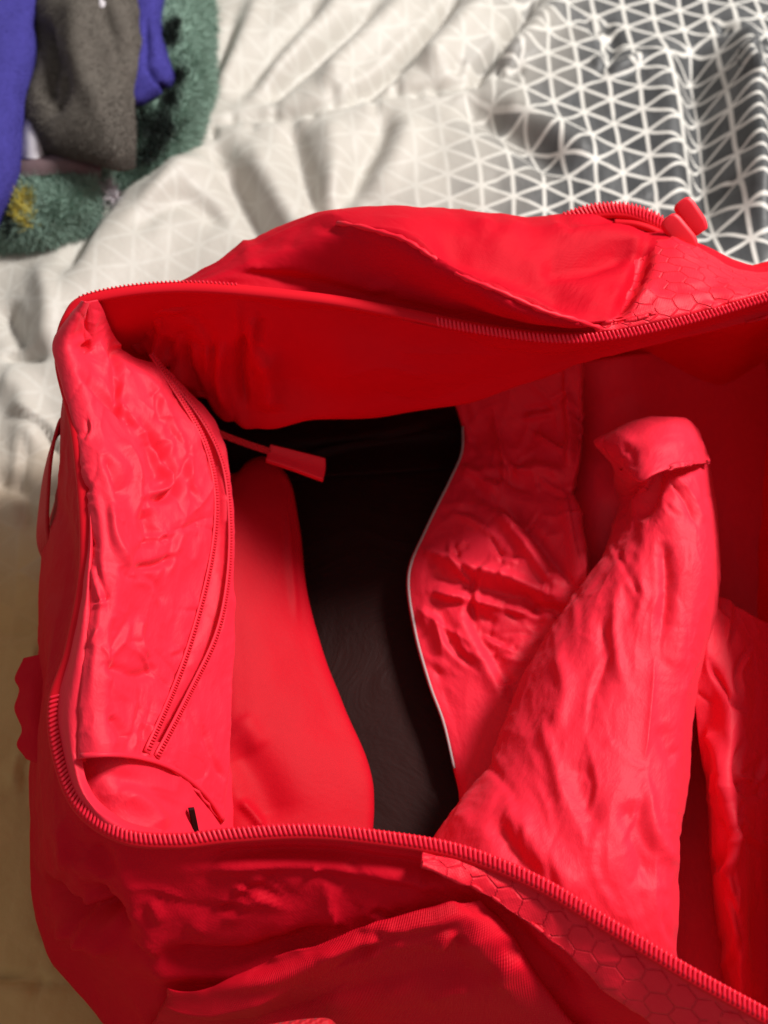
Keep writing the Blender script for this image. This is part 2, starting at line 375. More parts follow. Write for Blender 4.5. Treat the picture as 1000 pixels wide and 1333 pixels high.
# ================================================================== DUVET
def build_duvet():
    xs = np.linspace(-.85, .95, 460); ys = np.linspace(-.55, 1.35, 480)
    X, Y = np.meshgrid(xs, ys); P = np.stack([X, Y, 0 * X], -1)
    U, V = proj(P)
    h = .006 * fbm(P * 5 + 3, 2) + .002 * crumple(P, 7, 2) + .0012 * crumple(P * np.array([1, .6, 1]), 16, 5)
    st = [
        ([(20, 480), (120, 365), (205, 265), (272, 185)], 48, .022),
        ([(85, 380), (120, 300), (160, 240)], 12, -.016),
        ([(272, 180), (300, 230), (345, 305), (400, 400)], 19, -.019), ([(315, 180), (350, 240), (395, 320), (430, 400)], 22, .013),
        ([(374, 150), (387, 195), (405, 255), (430, 330)], 15, -.015), ([(425, 155), (435, 210), (440, 300)], 20, .010),
        ([(515, 130), (485, 195), (440, 275), (420, 330)], 16, -.015), ([(545, 150), (520, 200), (480, 270)], 20, .008),
        ([(262, 165), (330, 150), (400, 145), (480, 125), (540, 116), (600, 106), (690, 74)], 7, -.010),
        ([(602, -15), (562, 38), (500, 98), (450, 132)], 9, -.022), ([(645, -10), (590, 50), (545, 96)], 20, .018),
        ([(510, -10), (410, 75), (335, 135)], 10, -.017), ([(550, -10), (470, 60), (410, 120)], 16, .014), ([(430, -10), (370, 50), (300, 130)], 11, -.013), ([(460, -10), (400, 50), (330, 115)], 13, .009), ([(345, -10), (315, 60), (275, 130)], 14, .010), ([(180, 300), (250, 230), (330, 200)], 14, .008), ([(160, 330), (240, 270), (300, 300)], 12, -.008),
        ([(310, 20), (285, 80), (262, 120)], 8, -.010), ([(700, -10), (655, 55), (608, 105)], 9, -.022), ([(740, -10), (690, 50), (650, 95)], 16, .014),
        ([(590, 128), (660, 165), (745, 235)], 17, -.018), ([(640, 125), (710, 165), (790, 215)], 20, .012),
        ([(785, 20), (800, 60), (780, 100)], 8, -.012), ([(770, 75), (800, 90), (850, 70)], 8, .010),
        ([(902, 50), (912, 150), (930, 340)], 20, -.026), ([(960, 20), (972, 150), (992, 330)], 22, .032), ([(860, 40), (872, 160), (885, 300)], 22, .008),
        ([(985, 90), (960, 110), (1000, 150)], 8, .012), ([(930, 30), (960, 50), (1000, 60)], 8, -.014),
        ([(0, 470), (35, 468), (70, 472)], 7, -.012), ([(10, 400), (20, 430), (40, 460)], 14, -.016), ([(50, 340), (70, 420), (60, 470)], 15, .008),
        ([(0, 500), (30, 520), (40, 600)], 20, .010), ([(-20, 620), (30, 640), (50, 700)], 14, -.010),
        ([(-60, 1268), (40, 1274), (150, 1285)], 6, -.009), ([(-60, 818), (60, 826)], 6, -.003), ([(40, 1240), (48, 1270), (42, 1300)], 6, -.004), ([(100, 1250), (110, 1300)], 8, .005),
    ]
    for k in range(16):     # puckers along the quilting seam
        t = k / 15; u = 275 + 400 * t; v = 162 - 85 * t ** 1.3; s = random.choice((-1, 1))
        st.append(([(u, v), (u + random.uniform(-3, 6), v + s * random.uniform(14, 26))], random.uniform(4, 7), -random.uniform(.004, .009)))
    st += creases(71, 16, 0, 140, 560, 1330, 60, 40, (40, 110), (5, 10), (.002, .005))
    for k in range(14):
        u = 620 + 380 * random.random(); v = 10 + 240 * random.random()
        st.append(([(u, v), (u + random.uniform(-25, 25), v + random.uniform(10, 30))], random.uniform(5, 9), random.uniform(-.008, .008)))
    h = h + strokes(U, V, st)
    # flatten where the bag and the folded clothes press down
    def box(x0, x1, y0, y1, s):
        return 1 / (1 + np.exp(-(X - x0) / s)) / (1 + np.exp((X - x1) / s)) / (1 + np.exp(-(Y - y0) / s)) / (1 + np.exp((Y - y1) / s))
    press = box(-.22, .32, -.28, .25, .012)
    h = h * (1 - press) - .012 * press
    slope = .0 * Y
    Pn = np.stack([X, Y, h + slope], -1)
    wob = np.stack([fbm(P * 6 + 40, 2), fbm(P * 6 + 80, 2)], -1) * .010
    gx = np.gradient(h, xs, axis=1); gy = np.gradient(h, ys, axis=0)
    uv = np.stack([X, Y], -1) + wob + np.stack([gx, gy], -1) * .004
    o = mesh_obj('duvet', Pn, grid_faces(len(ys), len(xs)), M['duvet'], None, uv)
    solid(o, .02, -1)
    tag(o, 'rumpled cream duvet with white triangle lattice, charcoal and ochre areas, under the red bag', 'duvet')
    return xs, ys, h
DX, DY, DH = build_duvet()
def duvet_z(x, y):
    i = int(np.clip(np.searchsorted(DX, x), 0, len(DX) - 1)); j = int(np.clip(np.searchsorted(DY, y), 0, len(DY) - 1))
    return DH[j, i]

# ================================================================== BAG
bag = empty('duffel_bag', (0.03, -.02, -.005), 'open red nylon duffel bag lying unzipped on the rumpled duvet', 'bag')
# stations round the mouth: rim(px,z), and B = widest point (px,z)
near = [((1090, 1375, .185), (1110, 1540, .10)), ((1000, 1325, .195), (1020, 1480, .10)), ((900, 1270, .20), (910, 1440, .10)), ((800, 1210, .203), (810, 1410, .10)),
        ((700, 1150, .205), (700, 1385, .10)), ((600, 1110, .205), (600, 1365, .10)), ((500, 1092, .205), (500, 1355, .10)), ((400, 1083, .203), (400, 1350, .10)),
        ((300, 1088, .20), (285, 1355, .09)), ((230, 1095, .198), (190, 1345, .08)), ((160, 1088, .195), (122, 1275, .075)), ((105, 1050, .19), (68, 1205, .08)),
        ((78, 985, .188), (50, 1120, .09)), ((72, 915, .192), (48, 1000, .10)), ((95, 840, .20), (50, 880, .11)), ((113, 720, .213), (56, 745, .12)),
        ((102, 570, .223), (72, 640, .13)), ((80, 470, .228), (95, 555, .14)), ((90, 412, .238), (135, 470, .15)), ((124, 387, .243), (190, 410, .16))]
far = [((240, 374, .245), (245, 371, .243), (255, 366, .235), (264, 359, .20)),
       ((400, 387, .245), (396, 377, .236), (378, 316, .255), (350, 305, .205)),
       ((500, 403, .243), (500, 394, .234), (478, 302, .272), (452, 277, .235)),
       ((620, 427, .240), (620, 415, .233), (612, 362, .274), (600, 280, .225)),
       ((720, 439, .240), (719, 427, .238), (706, 400, .262), (692, 287, .22)),
       ((800, 434, .240), (798, 421, .244), (798, 398, .246), (790, 275, .215)),
       ((900, 413, .240), (896, 402, .243), (886, 372, .241), (868, 303, .21)),
       ((1000, 384, .240), (998, 378, .242), (995, 371, .235), (988, 355, .20)),
       ((1080, 362, .240), (1080, 355, .240), (1080, 345, .23), (1085, 330, .19))]
RIM, RA1, RA2, RB, KM, KF = [], [], [], [], [], []
for r, b in near:
    r = at(*r); b = at(*b); d = b - r; out = np.array([d[0], d[1], 0])
    RIM.append(r); RA1.append(r + np.array([d[0] * .16, d[1] * .16, d[2] * .13])); RA2.append(r + np.array([d[0] * .52, d[1] * .52, d[2] * .42])); RB.append(b)
    KM.append(.25); KF.append(.05)
for a in far:
    q = [at(*k) for k in a]; RIM.append(q[0]); RA1.append(q[1]); RA2.append(q[2]); RB.append(q[3]); KM.append(.80); KF.append(.92)
for r in ((1080, 480, .205), (1070, 800, .160), (1075, 1100, .155), (1085, 1270, .168)):  # right rim out of view, shaped low to let light into the bag
    r = at(*r); RIM.append(r); RA1.append(r + np.array([.008, 0, -.008])); RA2.append(r + np.array([.025, 0, -.04])); RB.append(r + np.array([.045, 0, -.10])); KM.append(.05); KF.append(.0)
RIM, RA1, RA2, RB = map(np.array, (RIM, RA1, RA2, RB)); KM = np.array(KM)[:, None]; KF = np.array(KF)[:, None]
cen = np.array([.03, -.02, 0])
outw = RB - cen; outw[:, 2] = 0; outw /= np.linalg.norm(outw, axis=1, keepdims=True)
RD = RB + outw * .014; RD[:, 2] = RB[:, 2] * .45
RC = RB.copy() - outw * .012; RC[:, 2] = -.010
rings = np.stack([RIM, RA1, RA2, RB, RD, RC])            # 6 x K x 3
K = RIM.shape[0]; PER = 16; NS = K * PER
ringsD = cr(np.swapaxes(rings, 0, 1), NS + 1, closed=True)[:-1]       # NS x 6 x 3
shellG = cr(np.swapaxes(ringsD, 0, 1), 110)                            # 110 x NS x 3
Ns = normals(np.concatenate([shellG[:, -3:], shellG, shellG[:, :3]], 1))[:, 3:-3]
if np.mean(np.sum(Ns * (shellG - cen), -1)) < 0: Ns = -Ns
Us, Vs = proj(shellG)
hs = .0022 * fbm(shellG * 16 + 5, 3) + .0012 * crumple(shellG, 26, 3)
fade = np.clip(np.linspace(0, 8, 110), 0, 1)[:, None]
ss = [
    # far outside
    ([(430, 288), (540, 320), (600, 358), (700, 402), (785, 430)], 7, .006, 'r'),
    ([(300, 352), (420, 372), (520, 398), (620, 420)], 7, -.005), ([(540, 305), (620, 335), (700, 368), (775, 400)], 20, -.011), ([(480, 285), (600, 300), (690, 310)], 26, .005),
    ([(842, 316), (830, 360), (800, 420)], 9, -.011), ([(700, 345), (760, 345), (838, 322)], 11, -.009), ([(720, 310), (790, 310), (850, 322)], 9, .006),
    ([(760, 292), (810, 285), (860, 305)], 5, -.004), ([(800, 400), (830, 395), (850, 380)], 6, .004), ([(640, 300), (700, 310), (740, 300)], 14, .004),
    # near outside
    ([(250, 1118), (400, 1112), (520, 1122), (620, 1145)], 7, -.0045), ([(240, 1135), (330, 1128), (420, 1128), (520, 1140), (600, 1155)], 8, .0035),
    ([(425, 1150), (432, 1190), (440, 1210)], 5, .004, 'r'), ([(545, 1125), (555, 1160)], 5, .003, 'r'), ([(410, 1125), (415, 1140)], 4, .003, 'r'), ([(455, 1120), (470, 1135)], 5, -.002),
    ([(150, 1100), (170, 1160), (200, 1230), (215, 1300)], 18, .005), ([(55, 1140), (85, 1178), (120, 1192), (165, 1180)], 10, -.014), ([(120, 1150), (150, 1180), (165, 1215)], 8, -.010), ([(70, 1205), (115, 1215), (160, 1240)], 12, .010),
    ([(80, 1060), (90, 1110), (130, 1160)], 14, .005), ([(180, 1240), (280, 1255), (360, 1240), (460, 1205)], 14, -.010), ([(195, 1290), (320, 1300), (420, 1285)], 14, -.006), ([(620, 1150), (680, 1230), (760, 1310)], 14, -.008),
    ([(75, 640), (85, 720), (80, 820)], 10, -.004), ([(62, 760), (66, 860), (70, 960)], 8, .004),
]
ss += creases(41, 26, 200, 640, 1120, 1260, 5, 30, (25, 90), (4, 8), (.0008, .0022)) + creases(42, 16, 55, 200, 1050, 1320, 60, 40, (30, 80), (5, 9), (.001, .003)) + creases(43, 22, 300, 950, 290, 425, 20, 25, (30, 90), (4, 7), (.0008, .002))
hs = hs + strokes(Us, Vs, ss)
shellG = shellG + Ns * (hs * fade)[..., None]
Nsf = normals(np.concatenate([shellG[:, -3:], shellG, shellG[:, :3]], 1))[:, 3:-3]
if np.mean(np.sum(Nsf * (shellG - cen), -1)) < 0: Nsf = -Nsf
def shell_part(name, s0, s1, mat, label=None):
    idx = np.arange(s0 * PER, s1 * PER + 1) % NS
    G = shellG[:, idx]; F = grid_faces(*G.shape[:2])
    n0 = np.cross(np.gradient(G, axis=1), np.gradient(G, axis=0))
    if np.mean(np.sum(n0 * (G - cen), -1)) < 0: F = F[:, ::-1]
    o = mesh_obj(name, G, F, mat, bag, grid_uv(G), label=label)
    o.data.normals_split_custom_set_from_vertices([tuple(q) for q in Nsf[:, idx].reshape(-1, 3)]); return o
shell_part('front_panel', 0, 10, M['shell']); shell_part('end_panel', 10, 19, M['shell']); shell_part('back_panel', 19, 28, M['shell']); shell_part('end_panel', 28, 33, M['shell'])
# seams between panels (corded)
for s in (28, 0):
    pth = shellG[4:100:2, (s * PER) % NS] + Ns[4:100:2, (s * PER) % NS] * .0003
    tube_obj('seam', pth, .0013, M['tape'], bag, 6, up=(.3, .2, .9))
def on_shell(pts, s0, s1, lift):
    ii = np.arange(s0 * PER, s1 * PER) % NS; uu, vv_ = proj(shellG[:, ii]); out = []
    for u, v in pts:
        k = np.argmin(((uu - u) ** 2 + (vv_ - v) ** 2)[:64].ravel()); a, c = divmod(k, len(ii)); out.append(shellG[a, ii[c]] + Nsf[a, ii[c]] * lift)
    return np.array(out)
sp = on_shell(smooth([(440, 290), (500, 302), (540, 320), (570, 340), (600, 360), (650, 382), (700, 402), (745, 416), (785, 428)]), 20, 27, .0006)
for _ in range(6): sp = np.concatenate([sp[:1], (sp[:-2] + 2 * sp[1:-1] + sp[2:]) / 4, sp[-1:]])
tube_obj('seam', sp, .0015 + .0005 * np.sin(np.arange(len(sp)) * 2.3), M['shellhex'], bag, 8)  # cord along the ridge; its lighter red paints in the ridge highlight
# --- interior tub
fl = RIM * (1 - KF) + RB * KF; fl[:, 2] = .022
md = RIM * (1 - KM) + RB * KM; md[:, 2] = .13
inn = -outw
tub = np.stack([RIM + inn * .004 + np.array([0, 0, -.001]), RIM * .8 + md * .2 + inn * .006, md + inn * .004, fl * .75 + md * .25, fl + inn * .004, fl + inn * .03])
tub[:, :, 2] = np.array([0, 0, 0, 0, 0, 0])[:, None] + tub[:, :, 2]
tub[1, :, 2] = RIM[:, 2] - .03; tub[3, :, 2] = .05
tg = cr(np.swapaxes(cr(np.swapaxes(tub, 0, 1), NS + 1, closed=True)[:-1], 0, 1), 60)
tg = tg + (inn.repeat(PER, 0)[None] * (.003 * fbm(tg * 12 + 60, 3) + .002 * crumple(tg, 14, 9))[..., None]) * np.clip(np.linspace(0, 6, 60), 0, 1)[:, None, None]
Ft = grid_faces(60, NS, True)
o = mesh_obj('lining', tg, Ft, M['smooth'], bag, grid_uv(tg))
# base board
bb = np.concatenate([fl[None] + (inn * .002)[None], fl[None] * .5 + cen * .5, np.broadcast_to(cen, (1,) + fl.shape)]); bb[:, :, 2] = .0235
bg = np.swapaxes(cr(np.swapaxes(bb, 0, 1), NS + 1, closed=True)[:-1], 0, 1)
mesh_obj('base_board', bg, grid_faces(3, NS, True), M['black'], bag, grid_uv(bg))
# --- rim: tape and coil of the main zipper
rimD = cr(RIM, NS + 1, closed=True)[:-1]
zipm = tube_obj('main_zipper', rimD, .0042, M['tape'], bag, 10, .55, closed=True)
nearpath = rimD[0:int(13.2 * PER)]
upn = np.array([0, -.25, 1.0])
teeth('coil', nearpath + np.array([0, .001, .0015]), upn, M['zip'], zipm)
farpath = rimD[int(22.6 * PER):int(28 * PER)]
teeth('coil', farpath + np.array([0, -.0015, .001]), (0, -.8, .7), M['zip'], zipm)
leftpath = rimD[int(18.6 * PER):int(20.5 * PER)]
teeth('coil', leftpath + np.array([0, .003, .0005]), (0, .5, .8), M['zip'], zipm, half=.0018, rad=.0006)

# --- tucked inner face of the far side
def d_far(P, U, V):
    h = .003 * fbm(P * 12, 2) + strokes(U, V, [([(318, 430), (312, 480), (320, 535)], 6, -.008), ([(340, 450), (350, 500), (350, 540)], 16, .008), ([(290, 440), (285, 490), (295, 540)], 9, .007),
        ([(240, 440), (245, 490), (270, 550)], 7, -.007), ([(150, 395), (200, 398), (250, 402)], 6, .006), ([(180, 440), (215, 475), (250, 510)], 9, .006), ([(190, 470), (235, 510), (290, 560)], 7, -.005),
        ([(380, 480), (500, 470), (640, 460), (760, 450)], 40, .006), ([(130, 400), (150, 425), (200, 450)], 8, -.006)])
    h = h + strokes(U, V, creases(61, 34, 140, 350, 400, 570, 65, 30, (30, 90), (3.5, 7), (.001, .003)) + creases(62, 14, 350, 950, 420, 530, 5, 15, (60, 160), (6, 12), (.0006, .0016)))
    w2 = np.clip((V - 380) / 30, 0, 1); return h * w2
rt = [(126, 389, .243), (180, 379, .244), (240, 376, .244), (320, 381, .244), (400, 389, .243), (500, 405, .241), (620, 429, .238), (720, 440, .238), (800, 435, .238), (900, 414, .238), (1000, 386, .238), (1075, 365, .238)]
m1 = [(128, 405, .225), (185, 400, .222), (245, 405, .222), (325, 425, .218), (405, 435, .214), (505, 445, .214), (622, 452, .218), (722, 452, .226), (802, 445, .228), (897, 423, .23), (1000, 395, .232), (1075, 375, .232)]
m2 = [(140, 425, .205), (195, 445, .19), (255, 475, .18), (335, 500, .17), (410, 500, .17), (505, 500, .178), (615, 490, .19), (715, 470, .21), (800, 454, .218), (893, 433, .222), (1000, 406, .225), (1078, 385, .225)]
bt = [(160, 440, .185), (215, 490, .16), (275, 545, .14), (345, 562, .138), (410, 546, .146), (505, 537, .152), (607, 524, .165), (705, 490, .192), (800, 462, .207), (890, 441, .213), (1000, 414, .218), (1080, 392, .22)]
R5 = [[at(*p) for p in r] for r in (rt, m1, m2, bt)]
R5.append([p + np.array([0, .035, -.006]) for p in R5[-1]]); R5.append([p + np.array([0, .06, -.02]) for p in R5[3]])
sheet('far_inner_wall', R5, M['smooth'], bag, 260, 110, d_far, .0012, px=False)
# black liner on the back wall
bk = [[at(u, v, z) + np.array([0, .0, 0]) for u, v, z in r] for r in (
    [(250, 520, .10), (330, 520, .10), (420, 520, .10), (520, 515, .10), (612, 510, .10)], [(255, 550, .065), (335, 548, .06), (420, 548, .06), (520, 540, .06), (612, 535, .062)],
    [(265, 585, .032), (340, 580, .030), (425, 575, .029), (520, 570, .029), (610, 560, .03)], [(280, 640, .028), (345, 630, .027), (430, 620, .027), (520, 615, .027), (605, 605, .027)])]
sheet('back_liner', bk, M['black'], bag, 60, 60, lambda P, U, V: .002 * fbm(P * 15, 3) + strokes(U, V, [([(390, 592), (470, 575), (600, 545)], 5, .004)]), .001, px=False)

# --- end pocket (left): lining panel folded over the end of the mouth
L = [(108, 393), (72, 440), (76, 482), (100, 560), (117, 640), (122, 720), (115, 830), (106, 930), (104, 988)]
R = [(127, 390), (164, 453), (226, 488), (284, 556), (306, 640), (308, 720), (304, 830), (299, 930), (290, 1066)]
LZ = [.250, .236, .232, .226, .222, .217, .210, .205, .200]; RZ = [.248, .205, .180, .155, .140, .125, .112, .102, .095]
rows = []
for i in range(9):
    rw = []
    for j in range(7):
        t = j / 6; u = L[i][0] * (1 - t) + R[i][0] * t; v = L[i][1] * (1 - t) + R[i][1] * t
        if i == 8: v = [988, 986, 989, 998, 1016, 1042, 1072][j]; u = [104, 140, 175, 210, 240, 268, 290][j]
        if i == 7: v = [930, 932, 934, 938, 945, 955, 960][j]
        z = LZ[i] + (RZ[i] - LZ[i]) * t ** 1.35 + (.008 if j == 1 else 0)
        rw.append((u, v, z))
    rows.append([(L[i][0] + 6, L[i][1] + 4, LZ[i] - .012)] + rw)
Z1 = smooth([(196, 462), (240, 528), (268, 580), (281, 640), (279, 700), (266, 770), (240, 860), (212, 930), (190, 980)])
Z2 = smooth([(196, 462), (252, 530), (284, 585), (297, 640), (299, 728), (285, 819), (252, 890), (222, 950), (203, 986)])
def in_lens(U, V):
    v1 = np.array(Z1); v2 = np.array(Z2)
    a = np.interp(V, v1[:, 1], v1[:, 0]); b = np.interp(V, v2[:, 1], v2[:, 0])
    t = (U - a) / np.maximum(b - a, 1e-3); inside = (t > 0) & (t < 1) & (V > 470) & (V < 982)
    return np.where(inside, np.sin(np.clip(t, 0, 1) * math.pi) ** .5 * np.clip((b - a) / 18, 0, 1), 0)
def d_band(P, U, V):
    k = np.clip((U - 80) / 40, 0, 1)
    h = .0014 * crumple(P * np.array([1, .7, 1]), 30, 4) + .0005 * crumple(P, 70, 8) + .003 * fbm(P * 24, 2)
    st = [([(95, 475), (150, 530), (180, 560)], 5, -.006), ([(85, 445), (110, 440), (125, 400)], 8, .003), ([(105, 445), (115, 460)], 7, -.005), ([(150, 440), (150, 490), (160, 530)], 7, -.005),
        ([(172, 540), (205, 580), (225, 620), (220, 640), (190, 648)], 5, .006, 's'), ([(190, 560), (205, 600), (215, 625)], 11, -.007), ([(135, 590), (150, 620), (165, 650)], 7, -.006), ([(150, 570), (175, 610), (180, 680)], 6, .005),
        ([(190, 660), (197, 690), (190, 715)], 8, -.006), ([(170, 740), (205, 735), (230, 722)], 5, -.005), ([(145, 650), (150, 700), (165, 740)], 5, .004), ([(150, 800), (155, 850), (160, 880)], 8, -.004), ([(130, 860), (175, 880), (210, 870)], 8, -.004),
        ([(185, 800), (180, 830), (195, 860)], 6, .004), ([(145, 930), (155, 950), (160, 965)], 5, -.004), ([(115, 600), (135, 700), (128, 820), (115, 930)], 6, .002), ([(175, 470), (215, 530), (245, 600), (240, 660)], 5, .003), ([(235, 1000), (255, 1000), (265, 1015)], 7, -.004), ([(262, 940), (275, 985), (292, 1020)], 4, -.003)]
    st = st + creases(11, 46, 90, 270, 420, 980, 80, 35, (25, 80), (2.5, 5), (.0008, .0022)) + creases(12, 22, 90, 270, 560, 980, 10, 25, (15, 40), (2.5, 4), (.0006, .0016))
    return (h + strokes(U, V, st)) * (.3 + .7 * k) - .010 * in_lens(U, V)
pocket = sheet('end_pocket', rows, M['lining'], bag, 190, 380, d_band, .0011)
def on_rows(pts, rows, lift=.0, disp=None):
    """3D points on a sheet for image positions"""
    Rr = np.array([[at(*p) for p in r] for r in rows]); G = cr(Rr, 160); G = np.swapaxes(cr(np.swapaxes(G, 0, 1), 160), 0, 1)
    N = normals(G, CAM)
    if disp is not None:
        U, V = proj(G); G = G + N * disp(G, U, V)[..., None]
    U, V = proj(G); out, nn = [], []
    for (u, v) in pts:
        k = np.argmin((U - u) ** 2 + (V - v) ** 2); i, j = divmod(k, 160); out.append(at(u, v, G[i, j, 2]) + N[i, j] * lift); nn.append(N[i, j])
    return np.array(out), np.array(nn)
def soft(a, k=5):
    for _ in range(k): a = np.concatenate([a[:1], (a[:-2] + 2 * a[1:-1] + a[2:]) / 4, a[-1:]])
    return a
nolens = lambda P, U, V: d_band(P, U, V) + .010 * in_lens(U, V)
for Zl in (Z1, Z2):
    q, nn = on_rows(Zl, rows, .0012, nolens); q = soft(q); nn = soft(nn)
    zp = tube_obj('pocket_zipper', q - nn * .0006, .0026, M['lining'], pocket, 8, .28, up=nn)
    qq = q + nn * .001
    teeth('coil', qq, nn, M['lining'], pocket, pitch=.0020, half=.0014, rad=.00055, lift=-.0002)
sheet('zipper_flange', [[(116, 650, .219), (117, 652, .222), (119, 654, .221)], [(113, 720, .213), (117, 720, .219), (123, 720, .216)], [(95, 840, .201), (105, 836, .210), (116, 832, .209)], [(74, 915, .193), (90, 922, .203), (108, 930, .203)],
    [(80, 985, .189), (93, 988, .200), (108, 992, .198)], [(106, 1048, .191), (113, 1040, .198), (122, 1032, .192)], [(150, 1084, .195), (155, 1074, .197), (160, 1066, .188)], [(205, 1093, .198), (208, 1086, .196), (212, 1080, .186)]], M['lining'], bag, 24, 120, lambda P, U, V: .001 * fbm(P * 40, 2), .001)
# hem piping at the pocket's lower end
q, nn = on_rows(smooth([(106, 984), (145, 982), (180, 986), (215, 996), (245, 1014), (270, 1038), (290, 1068)]), rows, .0006, nolens)
tube_obj('hem', soft(q), .0016, M['lining'], pocket, 8, .8)
# lining of the end wall that shows below the hem
ew = [[(100, 960, .186), (150, 960, .175), (200, 965, .155), (250, 980, .125), (300, 990, .085)], [(108, 1010, .182), (150, 1015, .17), (200, 1020, .15), (250, 1035, .115), (305, 1045, .075)],
      [(125, 1050, .18), (165, 1058, .165), (210, 1065, .145), (255, 1075, .11), (310, 1090, .07)], [(150, 1085, .185), (190, 1095, .17), (230, 1105, .15), (270, 1115, .11), (320, 1130, .065)]]
ew = [[(u, v, z + (.012 if 0 < j < 4 and i < 3 else 0)) for j, (u, v, z) in enumerate(r)] for i, r in enumerate(ew)]
sheet('end_lining', ew, M['lining'], bag, 80, 70, lambda P, U, V: .002 * crumple(P, 26, 3) + strokes(U, V, [([(125, 1005), (180, 1020), (240, 1062)], 10, -.002), ([(150, 1030), (190, 1050), (215, 1085)], 12, .005)]), .0011)
ribbon('black_strip', [at(249, 1052, .135), at(252, 1066, .13), at(256, 1086, .122)], (1, .2, -.3), .0034, M['black'], bag, .002, 12)  # narrow black strip below the pocket hem

# --- smooth red divider panel beside the black base
dv = []
for v, a, b2, za, zb in ((612, 306, 374, .085, .074), (640, 297, 382, .092, .072), (690, 294, 389, .096, .066), (760, 294, 396, .096, .060), (860, 294, 421, .092, .055), (940, 294, 456, .088, .052), (1000, 294, 478, .084, .050), (1050, 294, 482, .078, .048), (1110, 294, 478, .072, .046), (1170, 294, 470, .066, .044)):
    rw = []
    for j in range(7):
        t = j / 6; z = za + (zb - za) * t + .005 * math.sin(math.pi * t) ** .8
        vv = v if v > 612 else [618, 606, 600, 598, 600, 607, 619][j]
        rw.append((a + (b2 - a) * t, vv, z))
    rw = [(a - 14, vv + 2, za - .006)] + rw + [(b2 + 1, vv + 1, zb - .012)]
    dv.append(rw)
top = [(u + (340 - u) * .12, v - 4, z - .022) for u, v, z in dv[0]]
sheet('divider_panel', [top] + dv, M['coated'], bag, 80, 140, lambda P, U, V: .0015 * fbm(P * 20, 2) + strokes(U, V, [([(374, 660), (378, 740), (386, 810)], 5, .002), ([(300, 960), (340, 1020), (360, 1080)], 26, -.006), ([(310, 1040), (330, 1060), (345, 1080)], 6, .005), ([(310, 930), (340, 980)], 16, .003)]), .0022)
# pull tab of the pocket
pull = sheet('pull_tab', [[(352, 578, .125), (349, 588, .124), (346, 598, .125)], [(385, 586, .123), (383, 598, .122), (380, 609, .123)], [(424, 596, .12), (424, 610, .119), (421, 624, .12)]], M['rubber'], bag, 16, 24, None, .004)
mb = pull.modifiers.new('bevel', 'BEVEL'); mb.width = .0012; mb.segments = 2
ribbon('pull_cord', [at(268, 556, .152), at(295, 568, .142), at(322, 578, .132), at(352, 588, .1235)], (0, .7, .7), .005, M['web'], bag, .0015, 30)

# --- crumpled lining on the right
eA = [(585, 500), (603, 555), (602, 588), (588, 622), (555, 690), (533, 748), (541, 820), (560, 890), (578, 940), (592, 1000), (600, 1045), (596, 1130)]
rA = [(758, 470), (760, 545), (757, 595), (746, 640), (755, 690), (768, 750), (770, 800), (770, 860), (760, 920), (750, 1000), (740, 1050), (730, 1130)]
zA = [.085, .06, .055, .052, .050, .048, .046, .045, .044, .042, .042, .042]
rowsA = []
for i in range(12):
    a, b2, z = eA[i], rA[i], zA[i]; pk = [.035, .034, .034, .030, .036, .036, .02, .02, .02, .02, .02, .02][i]
    rw = [(a[0] + .5, a[1] + 1, z - .012), (a[0], a[1], z)]
    for t, f in ((.2, .3), (.4, .5), (.6, .65), (.8, .85), (.95, 1.0)):
        rw.append((a[0] + (b2[0] - a[0]) * t, a[1] + (b2[1] - a[1]) * t, z + pk * f))
    rw.append((b2[0], b2[1], z + pk * .9)); rw.append((b2[0] + 3, b2[1] + 4, z - .01))
    rowsA.append(rw)
def d_A(P, U, V):
    h = .0016 * crumple(P, 24, 6) + .0005 * crumple(P, 60, 2) + .003 * fbm(P * 14, 2)
    st = [([(641, 535), (656, 600), (652, 645)], 5, .006, 'r'), ([(690, 560), (738, 590)], 4, .005, 'r'), ([(735, 500), (744, 560), (740, 610)], 6, .007), ([(645, 648), (690, 705), (742, 772)], 8, .007, 's'),
        ([(546, 712), (600, 738), (670, 755), (738, 778)], 7, .008), ([(560, 745), (620, 765), (700, 782)], 9, -.006), ([(545, 770), (640, 788), (710, 806)], 5, .004), ([(632, 686), (650, 720), (656, 738)], 4, -.004, 'r'), ([(580, 665), (620, 680), (650, 705)], 5, .004),
        ([(590, 600), (630, 625), (650, 640)], 7, .005), ([(600, 620), (640, 650), (720, 680)], 10, -.005), ([(535, 795), (565, 815), (585, 870)], 14, .004), ([(600, 790), (625, 840), (665, 910)], 9, .004, 's'), ([(612, 775), (625, 800), (650, 815)], 8, -.005), ([(680, 770), (700, 800), (690, 820)], 8, -.005), ([(660, 620), (700, 610), (740, 620)], 9, .006), ([(735, 640), (745, 690), (755, 745)], 10, .005)]
    st = st + creases(21, 40, 550, 760, 500, 900, 40, 40, (30, 110), (3, 6), (.0010, .0028)) + creases(22, 25, 550, 760, 500, 900, -50, 30, (20, 60), (2.5, 4), (.0006, .0016))
    kk = np.clip((U - np.interp(V, [p[1] for p in eA], [p[0] for p in eA])) / 14, 0, 1)
    return (h + strokes(U, V, st)) * kk
crA = sheet('crumpled_liner', rowsA, M['lining'], bag, 200, 280, d_A, .001)
pp = np.array([at(a[0] - .5, a[1], z + .0008) for a, z in list(zip(eA, zA))[1:10]])
tube_obj('edge_binding', cr(pp, 90), .0008, M['piping'], crA, 8)
